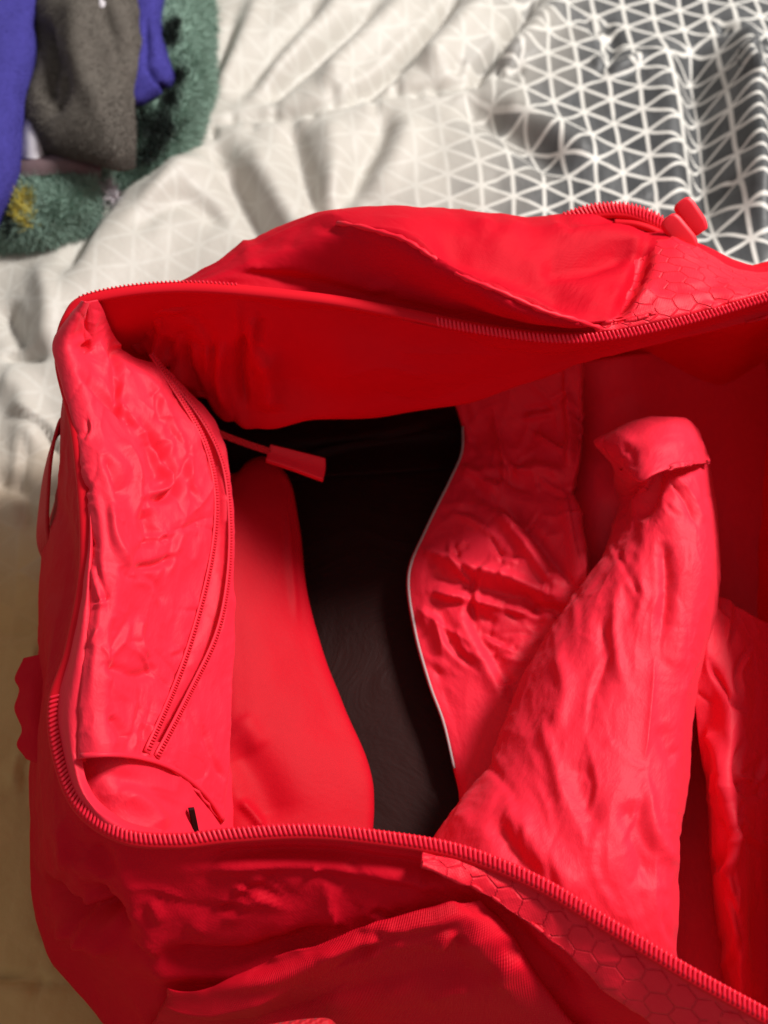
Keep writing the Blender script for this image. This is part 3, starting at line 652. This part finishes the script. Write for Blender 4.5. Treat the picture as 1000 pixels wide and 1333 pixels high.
# floor of red lining below
fr = [[(600, 500, .07), (700, 480, .09), (800, 465, .112), (880, 455, .10), (985, 430, .10)], [(605, 560, .034), (700, 555, .050), (800, 545, .092), (870, 540, .085), (1012, 525, .055)], [(590, 660, .030), (700, 660, .042), (790, 660, .078), (880, 660, .07), (1040, 655, .042)],
      [(560, 800, .029), (700, 800, .034), (800, 800, .045), (900, 800, .03), (1040, 800, .035)], [(610, 950, .029), (720, 950, .029), (820, 950, .03), (920, 950, .03), (1050, 950, .034)], [(640, 1150, .029), (740, 1150, .029), (840, 1150, .03), (930, 1150, .03), (1060, 1150, .034)], [(660, 1330, .03), (760, 1330, .03), (860, 1330, .03), (940, 1330, .03), (1060, 1330, .034)]]
sheet('lining_floor', fr, M['lining'], bag, 90, 120, lambda P, U, V: .0015 * fbm(P * 14, 3) + .0015 * crumple(P, 18, 5), .001)
# gathered pouch (sleeve) with a hemmed cuff
rB = [
 [(797, 572, .085), (812, 560, .095), (835, 552, .10), (857, 549, .102), (878, 549, .102), (897, 553, .098), (908, 566, .085)],
 [(783, 570, .118), (806, 557, .128), (832, 549, .133), (857, 545, .136), (882, 544, .135), (901, 551, .128), (913, 568, .11)],
 [(776, 577, .132), (806, 568, .146), (832, 562, .152), (857, 559, .155), (883, 559, .153), (904, 568, .142), (918, 582, .12)],
 [(800, 606, .122), (815, 612, .146), (835, 611, .160), (860, 603, .163), (886, 597, .158), (906, 595, .147), (922, 594, .12)],
 [(801, 632, .095), (822, 636, .118), (842, 622, .142), (866, 610, .152), (889, 604, .150), (909, 604, .140), (925, 604, .112)],
 [(803, 655, .085), (826, 655, .108), (850, 640, .136), (872, 632, .147), (893, 630, .146), (912, 630, .136), (929, 632, .105)],
 [(786, 725, .075), (815, 715, .105), (840, 706, .130), (866, 702, .142), (891, 701, .142), (916, 701, .128), (935, 700, .092)],
 [(728, 806, .068), (765, 800, .100), (805, 795, .122), (845, 791, .135), (885, 790, .134), (913, 790, .118), (932, 786, .082)],
 [(672, 902, .060), (715, 900, .098), (765, 896, .120), (815, 892, .131), (860, 891, .128), (896, 891, .108), (913, 890, .068)],
 [(627, 1005, .054), (676, 1001, .098), (735, 1000, .124), (795, 1000, .134), (845, 1000, .124), (883, 1000, .098), (898, 1000, .058)],
 [(566, 1086, .048), (640, 1085, .098), (715, 1086, .128), (780, 1090, .138), (835, 1092, .124), (873, 1095, .096), (889, 1096, .056)],
 [(545, 1160, .044), (630, 1175, .095), (700, 1182, .122), (775, 1190, .130), (830, 1200, .116), (866, 1210, .088), (883, 1215, .052)],
 [(560, 1270, .038), (650, 1285, .07), (725, 1300, .09), (790, 1310, .092), (836, 1320, .084), (866, 1322, .066), (881, 1322, .042)]]
for i in range(6, 13):
    r = rB[i]; zc = max(p[2] for p in r)
    rB[i] = [(p[0], p[1], p[2] + (zc - p[2]) * .55 - (.012 if j in (0, 6) else 0)) for j, p in enumerate(r)]
rB = [[(r[0][0] + 5, r[0][1], r[0][2] - .03)] + r + [(r[-1][0] - 3, r[-1][1], r[-1][2] - .03)] for r in rB]
def d_B(P, U, V):
    stp = P * np.array([1, .38, 1]); rot = stp.copy(); rot[..., 0] = P[..., 0] + .25 * P[..., 1]
    h = .0009 * crumple(rot, 34, 1) + .0005 * crumple(P, 75, 7) + .0024 * fbm(rot * 18, 3)
    st = [([(836, 618), (870, 610), (922, 604)], 9, -.007), ([(850, 610), (848, 640), (828, 680)], 6, .006, 's'), ([(868, 622), (890, 650), (910, 690)], 5, -.004, 'r'), ([(880, 620), (905, 655), (915, 685)], 5, .003, 'r'),
        ([(862, 700), (868, 760), (862, 830)], 9, -.007), ([(895, 700), (890, 800), (870, 900)], 18, .004), ([(852, 850), (846, 920), (838, 995)], 5, .004, 'r'), ([(815, 1040), (828, 1090), (850, 1160)], 14, -.008), ([(838, 1010), (850, 1080), (880, 1130)], 9, .005), ([(755, 985), (760, 1030), (780, 1090)], 16, -.006), ([(860, 940), (872, 975), (885, 990)], 12, -.005),
        ([(655, 1040), (690, 1090), (730, 1140), (760, 1170)], 18, .006), ([(640, 1060), (670, 1110), (710, 1150)], 12, -.006), ([(720, 840), (735, 900), (720, 960)], 10, .004), ([(780, 800), (790, 850), (770, 920)], 9, -.004), ([(805, 760), (800, 830), (812, 900)], 8, .004), ([(700, 930), (720, 990), (735, 1060)], 9, .004), ([(830, 720), (838, 770), (825, 820)], 7, .003)]
    st = st + creases(31, 60, 600, 930, 620, 1230, 95, 14, (50, 150), (3.5, 7), (.0005, .0014)) + creases(32, 26, 600, 930, 640, 1230, 40, 40, (20, 60), (2.5, 4.5), (.0004, .0010))
    return h * np.clip((V - 545) / 60, .35, 1) + .7 * strokes(U, V, st)
sheet('gathered_pouch', rB, M['lining'], bag, 240, 360, d_B, .0011)
cf = [[(790, 572, .108), (806, 561, .118), (826, 553, .122), (850, 548, .125), (873, 547, .124), (893, 549, .118), (905, 560, .105)],
 [(777, 573, .126), (800, 559, .140), (824, 550, .146), (849, 544, .149), (874, 543, .148), (895, 545, .141), (909, 560, .124)],
 [(783, 582, .134), (806, 578, .152), (830, 575, .160), (853, 569, .163), (878, 566, .161), (901, 568, .150), (917, 580, .130)],
 [(802, 604, .132), (819, 616, .155), (834, 622, .168), (852, 613, .172), (877, 605, .168), (902, 601, .156), (922, 600, .131)],
 [(804, 607, .128), (821, 619, .150), (835, 624, .163), (853, 615, .167), (878, 607, .163), (902, 602, .151), (922, 601, .127)],
 [(806, 602, .122), (822, 612, .142), (836, 616, .152), (854, 607, .156), (878, 600, .152), (901, 596, .142), (919, 597, .12)]]
cf = [[(u, v, z + .004) for u, v, z in r] for r in cf]
sheet('cuff', cf, M['lining'], bag, 90, 60, lambda P, U, V: .0012 * fbm(P * 40, 2) + .0006 * crumple(P, 70, 3) + strokes(U, V, [([(806, 575), (820, 592), (818, 612)], 9, -.003), ([(825, 590), (870, 578), (910, 580)], 5, .001)]), .0018)
rC = [
 [(905, 790, .095), (922, 780, .098), (938, 776, .088), (955, 784, .086), (978, 800, .082), (1010, 815, .075)],
 [(900, 862, .095), (922, 850, .102), (945, 844, .098), (966, 850, .094), (986, 864, .086), (1015, 880, .075)],
 [(908, 950, .080), (926, 944, .086), (948, 938, .102), (968, 938, .098), (988, 944, .086), (1018, 955, .072)],
 [(918, 1045, .060), (929, 1040, .080), (948, 1036, .098), (968, 1036, .094), (987, 1040, .082), (1018, 1048, .07)],
 [(922, 1140, .044), (934, 1140, .070), (951, 1140, .086), (968, 1142, .082), (984, 1146, .066), (1012, 1150, .048)],
 [(938, 1230, .040), (948, 1235, .060), (960, 1240, .072), (972, 1242, .070), (985, 1246, .060), (1014, 1252, .046)],
 [(950, 1330, .036), (958, 1335, .050), (966, 1340, .058), (976, 1342, .056), (988, 1346, .052), (1016, 1350, .044)]]
sheet('side_fold', rC, M['lining'], bag, 120, 260, lambda P, U, V: .0012 * crumple(P * np.array([1, .45, 1]), 34, 3) + .002 * fbm(P * np.array([30, 14, 20]), 2) + strokes(U, V, [([(925, 860), (945, 900), (980, 930)], 5, -.004), ([(935, 1060), (940, 1100), (925, 1140)], 6, -.005), ([(955, 1050), (955, 1110), (940, 1150)], 5, .005), ([(970, 960), (960, 1010), (980, 1040)], 5, -.004), ([(920, 940), (940, 990), (945, 1050)], 8, .005)] + creases(51, 26, 915, 990, 790, 1250, 80, 25, (25, 70), (3, 5), (.0008, .002))), .001)

# --- honeycomb trim below the near zipper, and the twill front pocket
def along(s0, s1, n):   # parametric shell position -> (ring row, station)
    return np.linspace(s0, s1, n)
def shell_pt(s, r, lift):
    i = (int(round(s * PER))) % NS; j = int(np.clip(round(r), 0, 109)); return shellG[j, i] + Ns[j, i] * lift
def shell_sheet(name, spans, lifts, mat, n=120, m=30, disp=None, thick=.0012):
    """spans: function t-> (station, row0, row1)"""
    G = np.zeros((m, n, 3))
    for a in range(n):
        s, r0, r1 = spans(a / (n - 1))
        for b in range(m):
            t = b / (m - 1); G[b, a] = shell_pt(s, r0 + (r1 - r0) * t, np.interp(t, lifts[0], lifts[1]))
    for _ in range(3): G[:, 1:-1] = (G[:, :-2] + 2 * G[:, 1:-1] + G[:, 2:]) / 4; G[1:-1] = (G[:-2] + 2 * G[1:-1] + G[2:]) / 4
    N = normals(G, CAM)
    if disp is not None:
        U, V = proj(G); G = G + N * disp(G, U, V)[..., None]
    F = grid_faces(m, n); n0 = np.cross(np.gradient(G, axis=1), np.gradient(G, axis=0))
    if np.mean(np.sum(n0 * N, -1)) < 0: F = F[:, ::-1]
    return solid(mesh_obj(name, G, F, mat, bag, grid_uv(G)), thick)
shell_sheet('honeycomb_trim', lambda t: (5.5 - 5.4 * t, 4, np.interp(5.5 - 5.4 * t, [0, 2, 3, 4, 4.7, 5.5], [60, 48, 38, 27, 19, 8])), ([0, .3, .9, 1], [.001, .005, .010, .003]), M['shellhex'], 300, 50, lambda P, U, V: .002 * fbm(P * 25, 2) + .0012 * crumple(P, 40, 3))
shell_sheet('honeycomb_trim', lambda t: (24.7 + 3.2 * t, 4, np.interp(t, [0, .06, .25, .8, 1], [12, 36, 56, 58, 56])), ([0, .2, .9, 1], [.001, .003, .002, .0]), M['shellhex'], 160, 60, lambda P, U, V: .0012 * fbm(P * 25, 2))
def d_pk(P, U, V):
    return .002 * fbm(P * 16 + 4, 3) + strokes(U, V, [([(260, 1290), (360, 1268), (450, 1232), (560, 1195), (620, 1185)], 12, .006), ([(330, 1330), (430, 1290), (560, 1260), (640, 1280)], 22, -.008), ([(620, 1180), (660, 1240), (720, 1310)], 18, .001)])
_fr = np.arange(0, 12 * PER); _fu, _fv, _fz = Us[:, _fr], Vs[:, _fr], shellG[:, _fr, 2]
def shell_z(u, v):
    return _fz.ravel()[np.argmin(((_fu - u) ** 2 + (_fv - v) ** 2).ravel())]
edge = [(222, 1285), (298, 1268), (370, 1248), (440, 1214), (520, 1186), (585, 1166), (624, 1160)]
right = [(624, 1160), (650, 1195), (690, 1250), (735, 1305), (775, 1345), (800, 1372)]
prow = []
for k, dv_ in enumerate((0, 22, 50, 75, 88, 95)):
    rr_ = []
    for q, (u, v) in enumerate(edge):
        t = q / 6; f = k / 5
        uu = u + (right[k][0] - 624) * t ** 1.6 - 6 * k * (1 - t); bot = 1345 + 27 * t
        vv_ = (v + (bot - v) * f) * (1 - t ** 3) + right[k][1] * t ** 3
        rr_.append((uu, vv_))
    prow.append(rr_)
Q2 = cr(np.array(prow), 84); Q2 = np.swapaxes(cr(np.swapaxes(Q2, 0, 1), 110), 0, 1)
vis = (np.arange(110) < 70)
fu, fv, fz = _fu[vis].ravel(), _fv[vis].ravel(), _fz[vis].ravel()
zz = np.array([[fz[np.argmin((fu - a) ** 2 + (fv - b) ** 2)] for a, b in r] for r in Q2])
for _ in range(25):
    zz[1:-1] = (zz[:-2] + 2 * zz[1:-1] + zz[2:]) / 4; zz[:, 1:-1] = (zz[:, :-2] + 2 * zz[:, 1:-1] + zz[:, 2:]) / 4
ti = np.linspace(0, 1, 84)[:, None]; tj = np.linspace(0, 1, 110)[None]
lift = .0050 + np.interp(ti, [0, .22, .6, 1], [.003, .012, .005, .003]) * np.clip((1 - tj) * 9, 0, 1) ** .5 * np.clip(tj * 7, 0, 1) ** .5
GP = np.array([[at(Q2[a, c, 0], Q2[a, c, 1], zz[a, c]) for c in range(110)] for a in range(84)])
NP = normals(GP, CAM); GP = GP + NP * lift[..., None]; Up, Vp = proj(GP); GP = GP + NP * np.maximum(d_pk(GP, Up, Vp) + strokes(Up, Vp, creases(81, 14, 250, 700, 1190, 1330, -15, 25, (40, 120), (6, 12), (.001, .003))), -.006)[..., None]
Fp = grid_faces(84, 110); n0 = np.cross(np.gradient(GP, axis=1), np.gradient(GP, axis=0))
if np.mean(np.sum(n0 * NP, -1)) < 0: Fp = Fp[:, ::-1]
solid(mesh_obj('front_pocket', GP, Fp, M['twill'], bag, np.stack(np.meshgrid(np.linspace(0, .24, 110), np.linspace(0, .12, 84)), -1)), .002)
ribbon('handle', [at(190, 1420, .115), at(250, 1385, .135), at(330, 1362, .15), at(405, 1350, .152), at(434, 1356, .147), at(450, 1400, .12)], [(0, -.8, .2)] * 6, .018, M['web'], bag, .002, 60)

# --- outer pocket zipper on the far side with two pulls
oz = np.array([at(u, v, z) for u, v, z in ((735, 288, .222), (762, 279, .226), (790, 275, .228), (820, 277, .228), (850, 288, .226), (872, 303, .222), (885, 318, .218))])
oz = cr(oz, 90)
z2 = tube_obj('outer_zipper', oz, .006, M['tape'], bag, 10, .6)
teeth('coil', oz + np.array([0, 0, .0032]), (0, -.5, .8), M['zip'], z2, pitch=.0026, half=.0042, rad=.0009)
oz2 = cr(np.array([at(u, v, z) for u, v, z in ((800, 290, .226), (830, 293, .228), (855, 302, .226), (876, 316, .222))]), 40)
tube_obj('welt', oz2, .0025, M['tape'], z2, 8)
sl = tube_obj('slider', cr(np.array([at(876, 300, .215), at(884, 306, .214), at(892, 314, .212)]), 8), .0055, M['rubber'], z2, 8, .7)
for (a, b2, za, zb) in (((886, 262), (914, 302), .235, .222), ((868, 284), (902, 324), .240, .228)):
    p0, p1 = at(*a, za), at(*b2, zb); ax = p1 - p0; ln = np.linalg.norm(ax); ax /= ln
    sd = np.cross(ax, CAM - p0); sd /= np.linalg.norm(sd); up = np.cross(sd, ax)
    prof = [(-.02, .20), (.0, .62), (.06, .9), (.2, 1), (.75, .98), (.92, .8), (1.0, .62)]; vv, ff = [], []
    n = len(prof); half = .0070
    for k, (t, wd) in enumerate(prof):
        for yy, zz in ((-1, -.25), (-1, .15), (-.7, .45), (.7, .45), (1, .15), (1, -.25)):
            vv.append(p0 + ax * ln * t + sd * yy * half * wd + up * zz * .005)
    ff = grid_faces(n, 6, True).tolist() + [list(range(6))[::-1], [(n - 1) * 6 + i for i in range(6)]]
    o = mesh_obj('zipper_pull', vv, ff, M['rubber'], z2, smooth_sh=True)
    bv = o.modifiers.new('bevel', 'BEVEL'); bv.width = .0009; bv.segments = 2

# --- loop and tab on the left end
ribbon('end_loop', [at(112, 560, .205), at(96, 547, .195), at(76, 558, .18), at(64, 600, .165), at(58, 650, .15), at(56, 695, .138), at(64, 722, .128), at(80, 735, .125)],
       [(.25, .1, .95), (.2, .1, .95), (.35, .1, .93), (.42, 0, .9), (.5, 0, .86), (.55, 0, .83), (.5, 0, .86), (.5, 0, .86)], .020, M['web'], bag, .002, 70)
tb = [[at(u, v, z) for u, v, z in r] for r in ([(62, 852, .118), (46, 853, .116), (30, 856, .112)], [(60, 880, .118), (40, 880, .116), (19, 882, .110)], [(60, 900, .118), (42, 900, .118), (25, 898, .110)], [(60, 925, .118), (40, 925, .118), (18, 922, .108)],
    [(60, 950, .118), (44, 952, .118), (28, 950, .110)], [(60, 972, .118), (42, 972, .116), (22, 970, .108)], [(60, 992, .118), (46, 993, .114), (32, 988, .108)])]
sheet('compression_tab', tb, M['shell'], bag, 24, 60, lambda P, U, V: .0012 * fbm(P * 40, 2), .007, px=False)

# ================================================================== FLEECE PILE
def fuzz(parent, src, mat, n, ln, wd, droop=.5, mat2=None):
    """short pile: thin blades rooted over a sheet"""
    me = src.data; nv = len(me.vertices); co = np.zeros(nv * 3); me.vertices.foreach_get('co', co); co = co.reshape(-1, 3)
    no = np.zeros(nv * 3); me.vertices.foreach_get('normal', no); no = no.reshape(-1, 3)
    fc = np.array([p.vertices[:] for p in me.polygons]); k = np.random.randint(0, len(fc), n)
    wts = np.random.dirichlet((1, 1, 1, 1), n)[..., None]; R0 = (co[fc[k]] * wts).sum(1); N0 = (no[fc[k]] * wts).sum(1)
    flow = np.stack([vnoise(R0 * 25 + 4), vnoise(R0 * 25 + 14), vnoise(R0 * 25 + 31) - .6], -1)
    D = N0 + droop * flow + .35 * np.random.randn(n, 3); D /= np.linalg.norm(D, axis=1, keepdims=True)
    S = np.cross(D, np.random.randn(n, 3)); S /= np.linalg.norm(S, axis=1, keepdims=True)
    le = ln * (.5 + .8 * np.random.rand(n))[:, None]
    V = np.stack([R0 - S * wd, R0 + S * wd, R0 + D * le], 1).reshape(-1, 3)
    mesh_obj('pile', V, np.arange(n * 3).reshape(-1, 3), mat, parent, kind='stuff', smooth_sh=False)
def top_thing(name, rows, mat, label, cat, loc, nu=60, nv=90, disp=None, fz=None):
    e = empty(name, loc, label, cat)
    return e
ZK = .68
def fsheet(name, rows, *a, **k):
    return sheet(name, [[(u, v, z * ZK) for u, v, z in r] for r in rows], *a, **k)
# green plush blanket: rolled edge lying on the duvet
g = empty('plush_blanket', at(180, 200, 0.0), 'fluffy sage green plush blanket with dark printed patches, folded under the grey fleece', 'blanket')
gro = [
 [(120, -120, .07), (185, -120, .075), (235, -110, .06), (258, -105, .03), (268, -100, .0)],
 [(120, -40, .075), (185, -40, .08), (240, -35, .066), (265, -32, .035), (276, -28, .0)],
 [(120, 40, .075), (190, 45, .08), (243, 45, .066), (268, 45, .035), (280, 45, .0)],
 [(115, 100, .07), (185, 105, .075), (238, 112, .06), (264, 118, .032), (276, 122, .0)],
 [(105, 140, .06), (165, 155, .065), (212, 165, .052), (238, 175, .028), (250, 182, .0)],
 [(90, 170, .05), (135, 190, .052), (175, 205, .040), (198, 216, .022), (208, 226, .0)],
 [(70, 190, .04), (105, 210, .040), (135, 228, .03), (152, 242, .016), (160, 250, .0)]]
dfl = lambda P, U, V: .005 * fbm(P * 14, 3) + .003 * crumple(P, 12, 4)
gs = fsheet('fold', gro, M['green'], g, 60, 110, lambda P, U, V: dfl(P, U, V) + strokes(U, V, [([(225, 60), (232, 110), (200, 160)], 10, -.012)]), .004)
fuzz(g, gs, M['green'], 26000, .010, .0005)
def blot(pts, mat, n, ln=.012, w=.0006, rad=7):
    V = []
    for (u, v, z) in pts:
        for _ in range(n):
            p = at(u + random.gauss(0, rad), v + random.gauss(0, rad), z * ZK + random.uniform(-.002, .004)); d = np.random.randn(3) * .5 + np.array([0, -.2, .7]); d /= np.linalg.norm(d); s = np.cross(d, np.random.randn(3)); s /= np.linalg.norm(s)
            V += [p - s * w, p + s * w, p + d * ln * random.uniform(.5, 1.2)]
    return mesh_obj('printed_patch', V, np.arange(len(V)).reshape(-1, 3), mat, g, kind='stuff', smooth_sh=False)
gl = fsheet('folded_corner', [
 [(-20, 235, .045), (40, 232, .052), (90, 226, .052), (130, 222, .045), (140, 226, .02)],
 [(-20, 250, .052), (40, 248, .06), (90, 243, .06), (128, 238, .05), (140, 240, .02)],
 [(-20, 280, .045), (35, 280, .052), (80, 276, .052), (115, 268, .04), (128, 268, .012)],
 [(-20, 305, .03), (30, 306, .034), (65, 304, .034), (95, 294, .024), (108, 292, .002)],
 [(-20, 320, .005), (30, 322, .006), (62, 318, .006), (88, 306, .004), (100, 302, -.004)]], M['green'], g, 50, 50, dfl, .004)
fuzz(g, gl, M['green'], 9000, .010, .0005)
blot([(30, 255, .058), (26, 272, .052), (34, 285, .048), (36, 265, .056)], M['yellow'], 260, rad=5)
blot([(12, 275, .05), (14, 295, .04), (12, 255, .056)], M['green_dark'], 260, rad=6)
blot([(225, 35, .074), (222, 50, .074), (232, 100, .066), (222, 128, .06)], M['green_dark'], 260, rad=5)
blot([(195, 165, .058), (210, 155, .056), (200, 185, .045), (188, 200, .04), (180, 150, .062), (215, 170, .05)], M['green_dark'], 330, rad=8)
blot([(141, 250, .035), (138, 245, .04), (146, 256, .03)], M['white'], 260, rad=3.5)
# blue fleece
b = empty('fleece_blanket', at(30, 100, 0.0), 'royal blue fleece blanket draped beside and behind the grey fleece', 'blanket')
dbl = lambda P, U, V: .004 * fbm(P * 16 + 9, 3)
bl = fsheet('fold', [
 [(-90, -100, .09), (-30, -100, .135), (30, -100, .135), (62, -100, .11), (72, -95, .07)],
 [(-90, 0, .09), (-30, 0, .135), (25, 0, .135), (52, 0, .11), (60, 5, .07)],
 [(-90, 100, .085), (-40, 100, .125), (12, 100, .125), (36, 100, .10), (44, 105, .06)],
 [(-90, 200, .07), (-45, 200, .105), (0, 200, .105), (22, 200, .085), (28, 205, .05)],
 [(-90, 280, .05), (-50, 280, .08), (-8, 280, .075), (6, 280, .06), (10, 284, .03)],
 [(-90, 320, .0), (-50, 320, .01), (-14, 322, .008), (-4, 322, .004), (0, 324, .0)]], M['blue'], b, 50, 90, dbl, .004)
fuzz(b, bl, M['blue'], 16000, .0012, .0003)
bl2 = fsheet('fold', [
 [(150, -80, .10), (185, -80, .108), (210, -80, .10), (222, -78, .078)],
 [(150, 0, .10), (185, 0, .108), (206, 0, .10), (217, 2, .078)],
 [(150, 60, .10), (185, 60, .106), (208, 58, .098), (219, 60, .076)],
 [(150, 100, .096), (188, 98, .10), (214, 95, .092), (226, 98, .07)],
 [(150, 130, .086), (182, 128, .088), (205, 116, .084), (222, 108, .066)],
 [(150, 142, .06), (182, 138, .062), (203, 125, .06), (220, 114, .055)]], M['blue'], b, 50, 60, lambda P, U, V: dbl(P, U, V) + strokes(U, V, [([(188, 85), (205, 105), (215, 118)], 4, -.006), ([(190, 20), (192, 60), (190, 90)], 5, -.005)]), .004)
fuzz(b, bl2, M['blue'], 8000, .0012, .0003)
# grey fleece
gy = empty('fleece_throw', at(110, 120, 0.0), 'charcoal grey fleece throw hanging in a rounded fold over the blue and green blankets', 'blanket')
gr = fsheet('fold', [
 [(45, -100, .09), (70, -100, .135), (110, -100, .15), (155, -100, .14), (180, -98, .10)],
 [(42, 0, .09), (65, 0, .13), (110, 0, .148), (158, 0, .14), (182, 2, .10)],
 [(40, 70, .085), (60, 70, .12), (110, 72, .142), (158, 74, .134), (182, 76, .095)],
 [(34, 130, .08), (56, 135, .105), (110, 135, .132), (155, 138, .126), (179, 138, .09)],
 [(40, 165, .075), (66, 172, .10), (115, 180, .12), (155, 190, .116), (178, 190, .085)],
 [(52, 195, .07), (80, 200, .088), (120, 207, .10), (152, 215, .10), (176, 214, .078)],
 [(58, 202, .055), (85, 207, .066), (125, 214, .075), (152, 221, .078), (175, 219, .065)]], M['grey'], gy, 60, 110, lambda P, U, V: .005 * fbm(P * 12 + 2, 3) + strokes(U, V, [([(55, 20), (62, 80), (55, 140)], 10, -.016), ([(100, -20), (105, 80), (140, 160)], 16, .008), ([(130, 0), (150, 50), (170, 80)], 8, -.008), ([(75, 60), (80, 110), (60, 150)], 10, -.010)]), .005)
fuzz(gy, gr, M['grey'], 22000, .0024, .0003)
wl = fsheet('white_lining', [[(22, 148, .07), (38, 146, .085), (52, 152, .082), (58, 165, .07)], [(22, 180, .066), (38, 178, .08), (54, 182, .078), (62, 190, .066)], [(22, 206, .058), (38, 208, .068), (52, 208, .068), (62, 205, .058)]], M['white'], gy, 24, 30, dbl, .003)
hm = fsheet('hem', [[(18, 212, .06), (50, 206, .068), (90, 202, .07), (132, 214, .06)], [(18, 222, .062), (50, 216, .07), (90, 213, .072), (132, 222, .062)], [(18, 236, .055), (50, 230, .062), (90, 227, .062), (132, 232, .054)]], M['mauve'], gy, 40, 24, dbl, .003)
fsheet('white_spot', [[(122, -8, .150), (130, -8, .152), (138, -6, .150)], [(124, 2, .150), (131, 2, .153), (138, 4, .150)], [(127, 9, .149), (132, 10, .150), (136, 9, .149)]], M['white'], gy, 12, 12, None, .002)
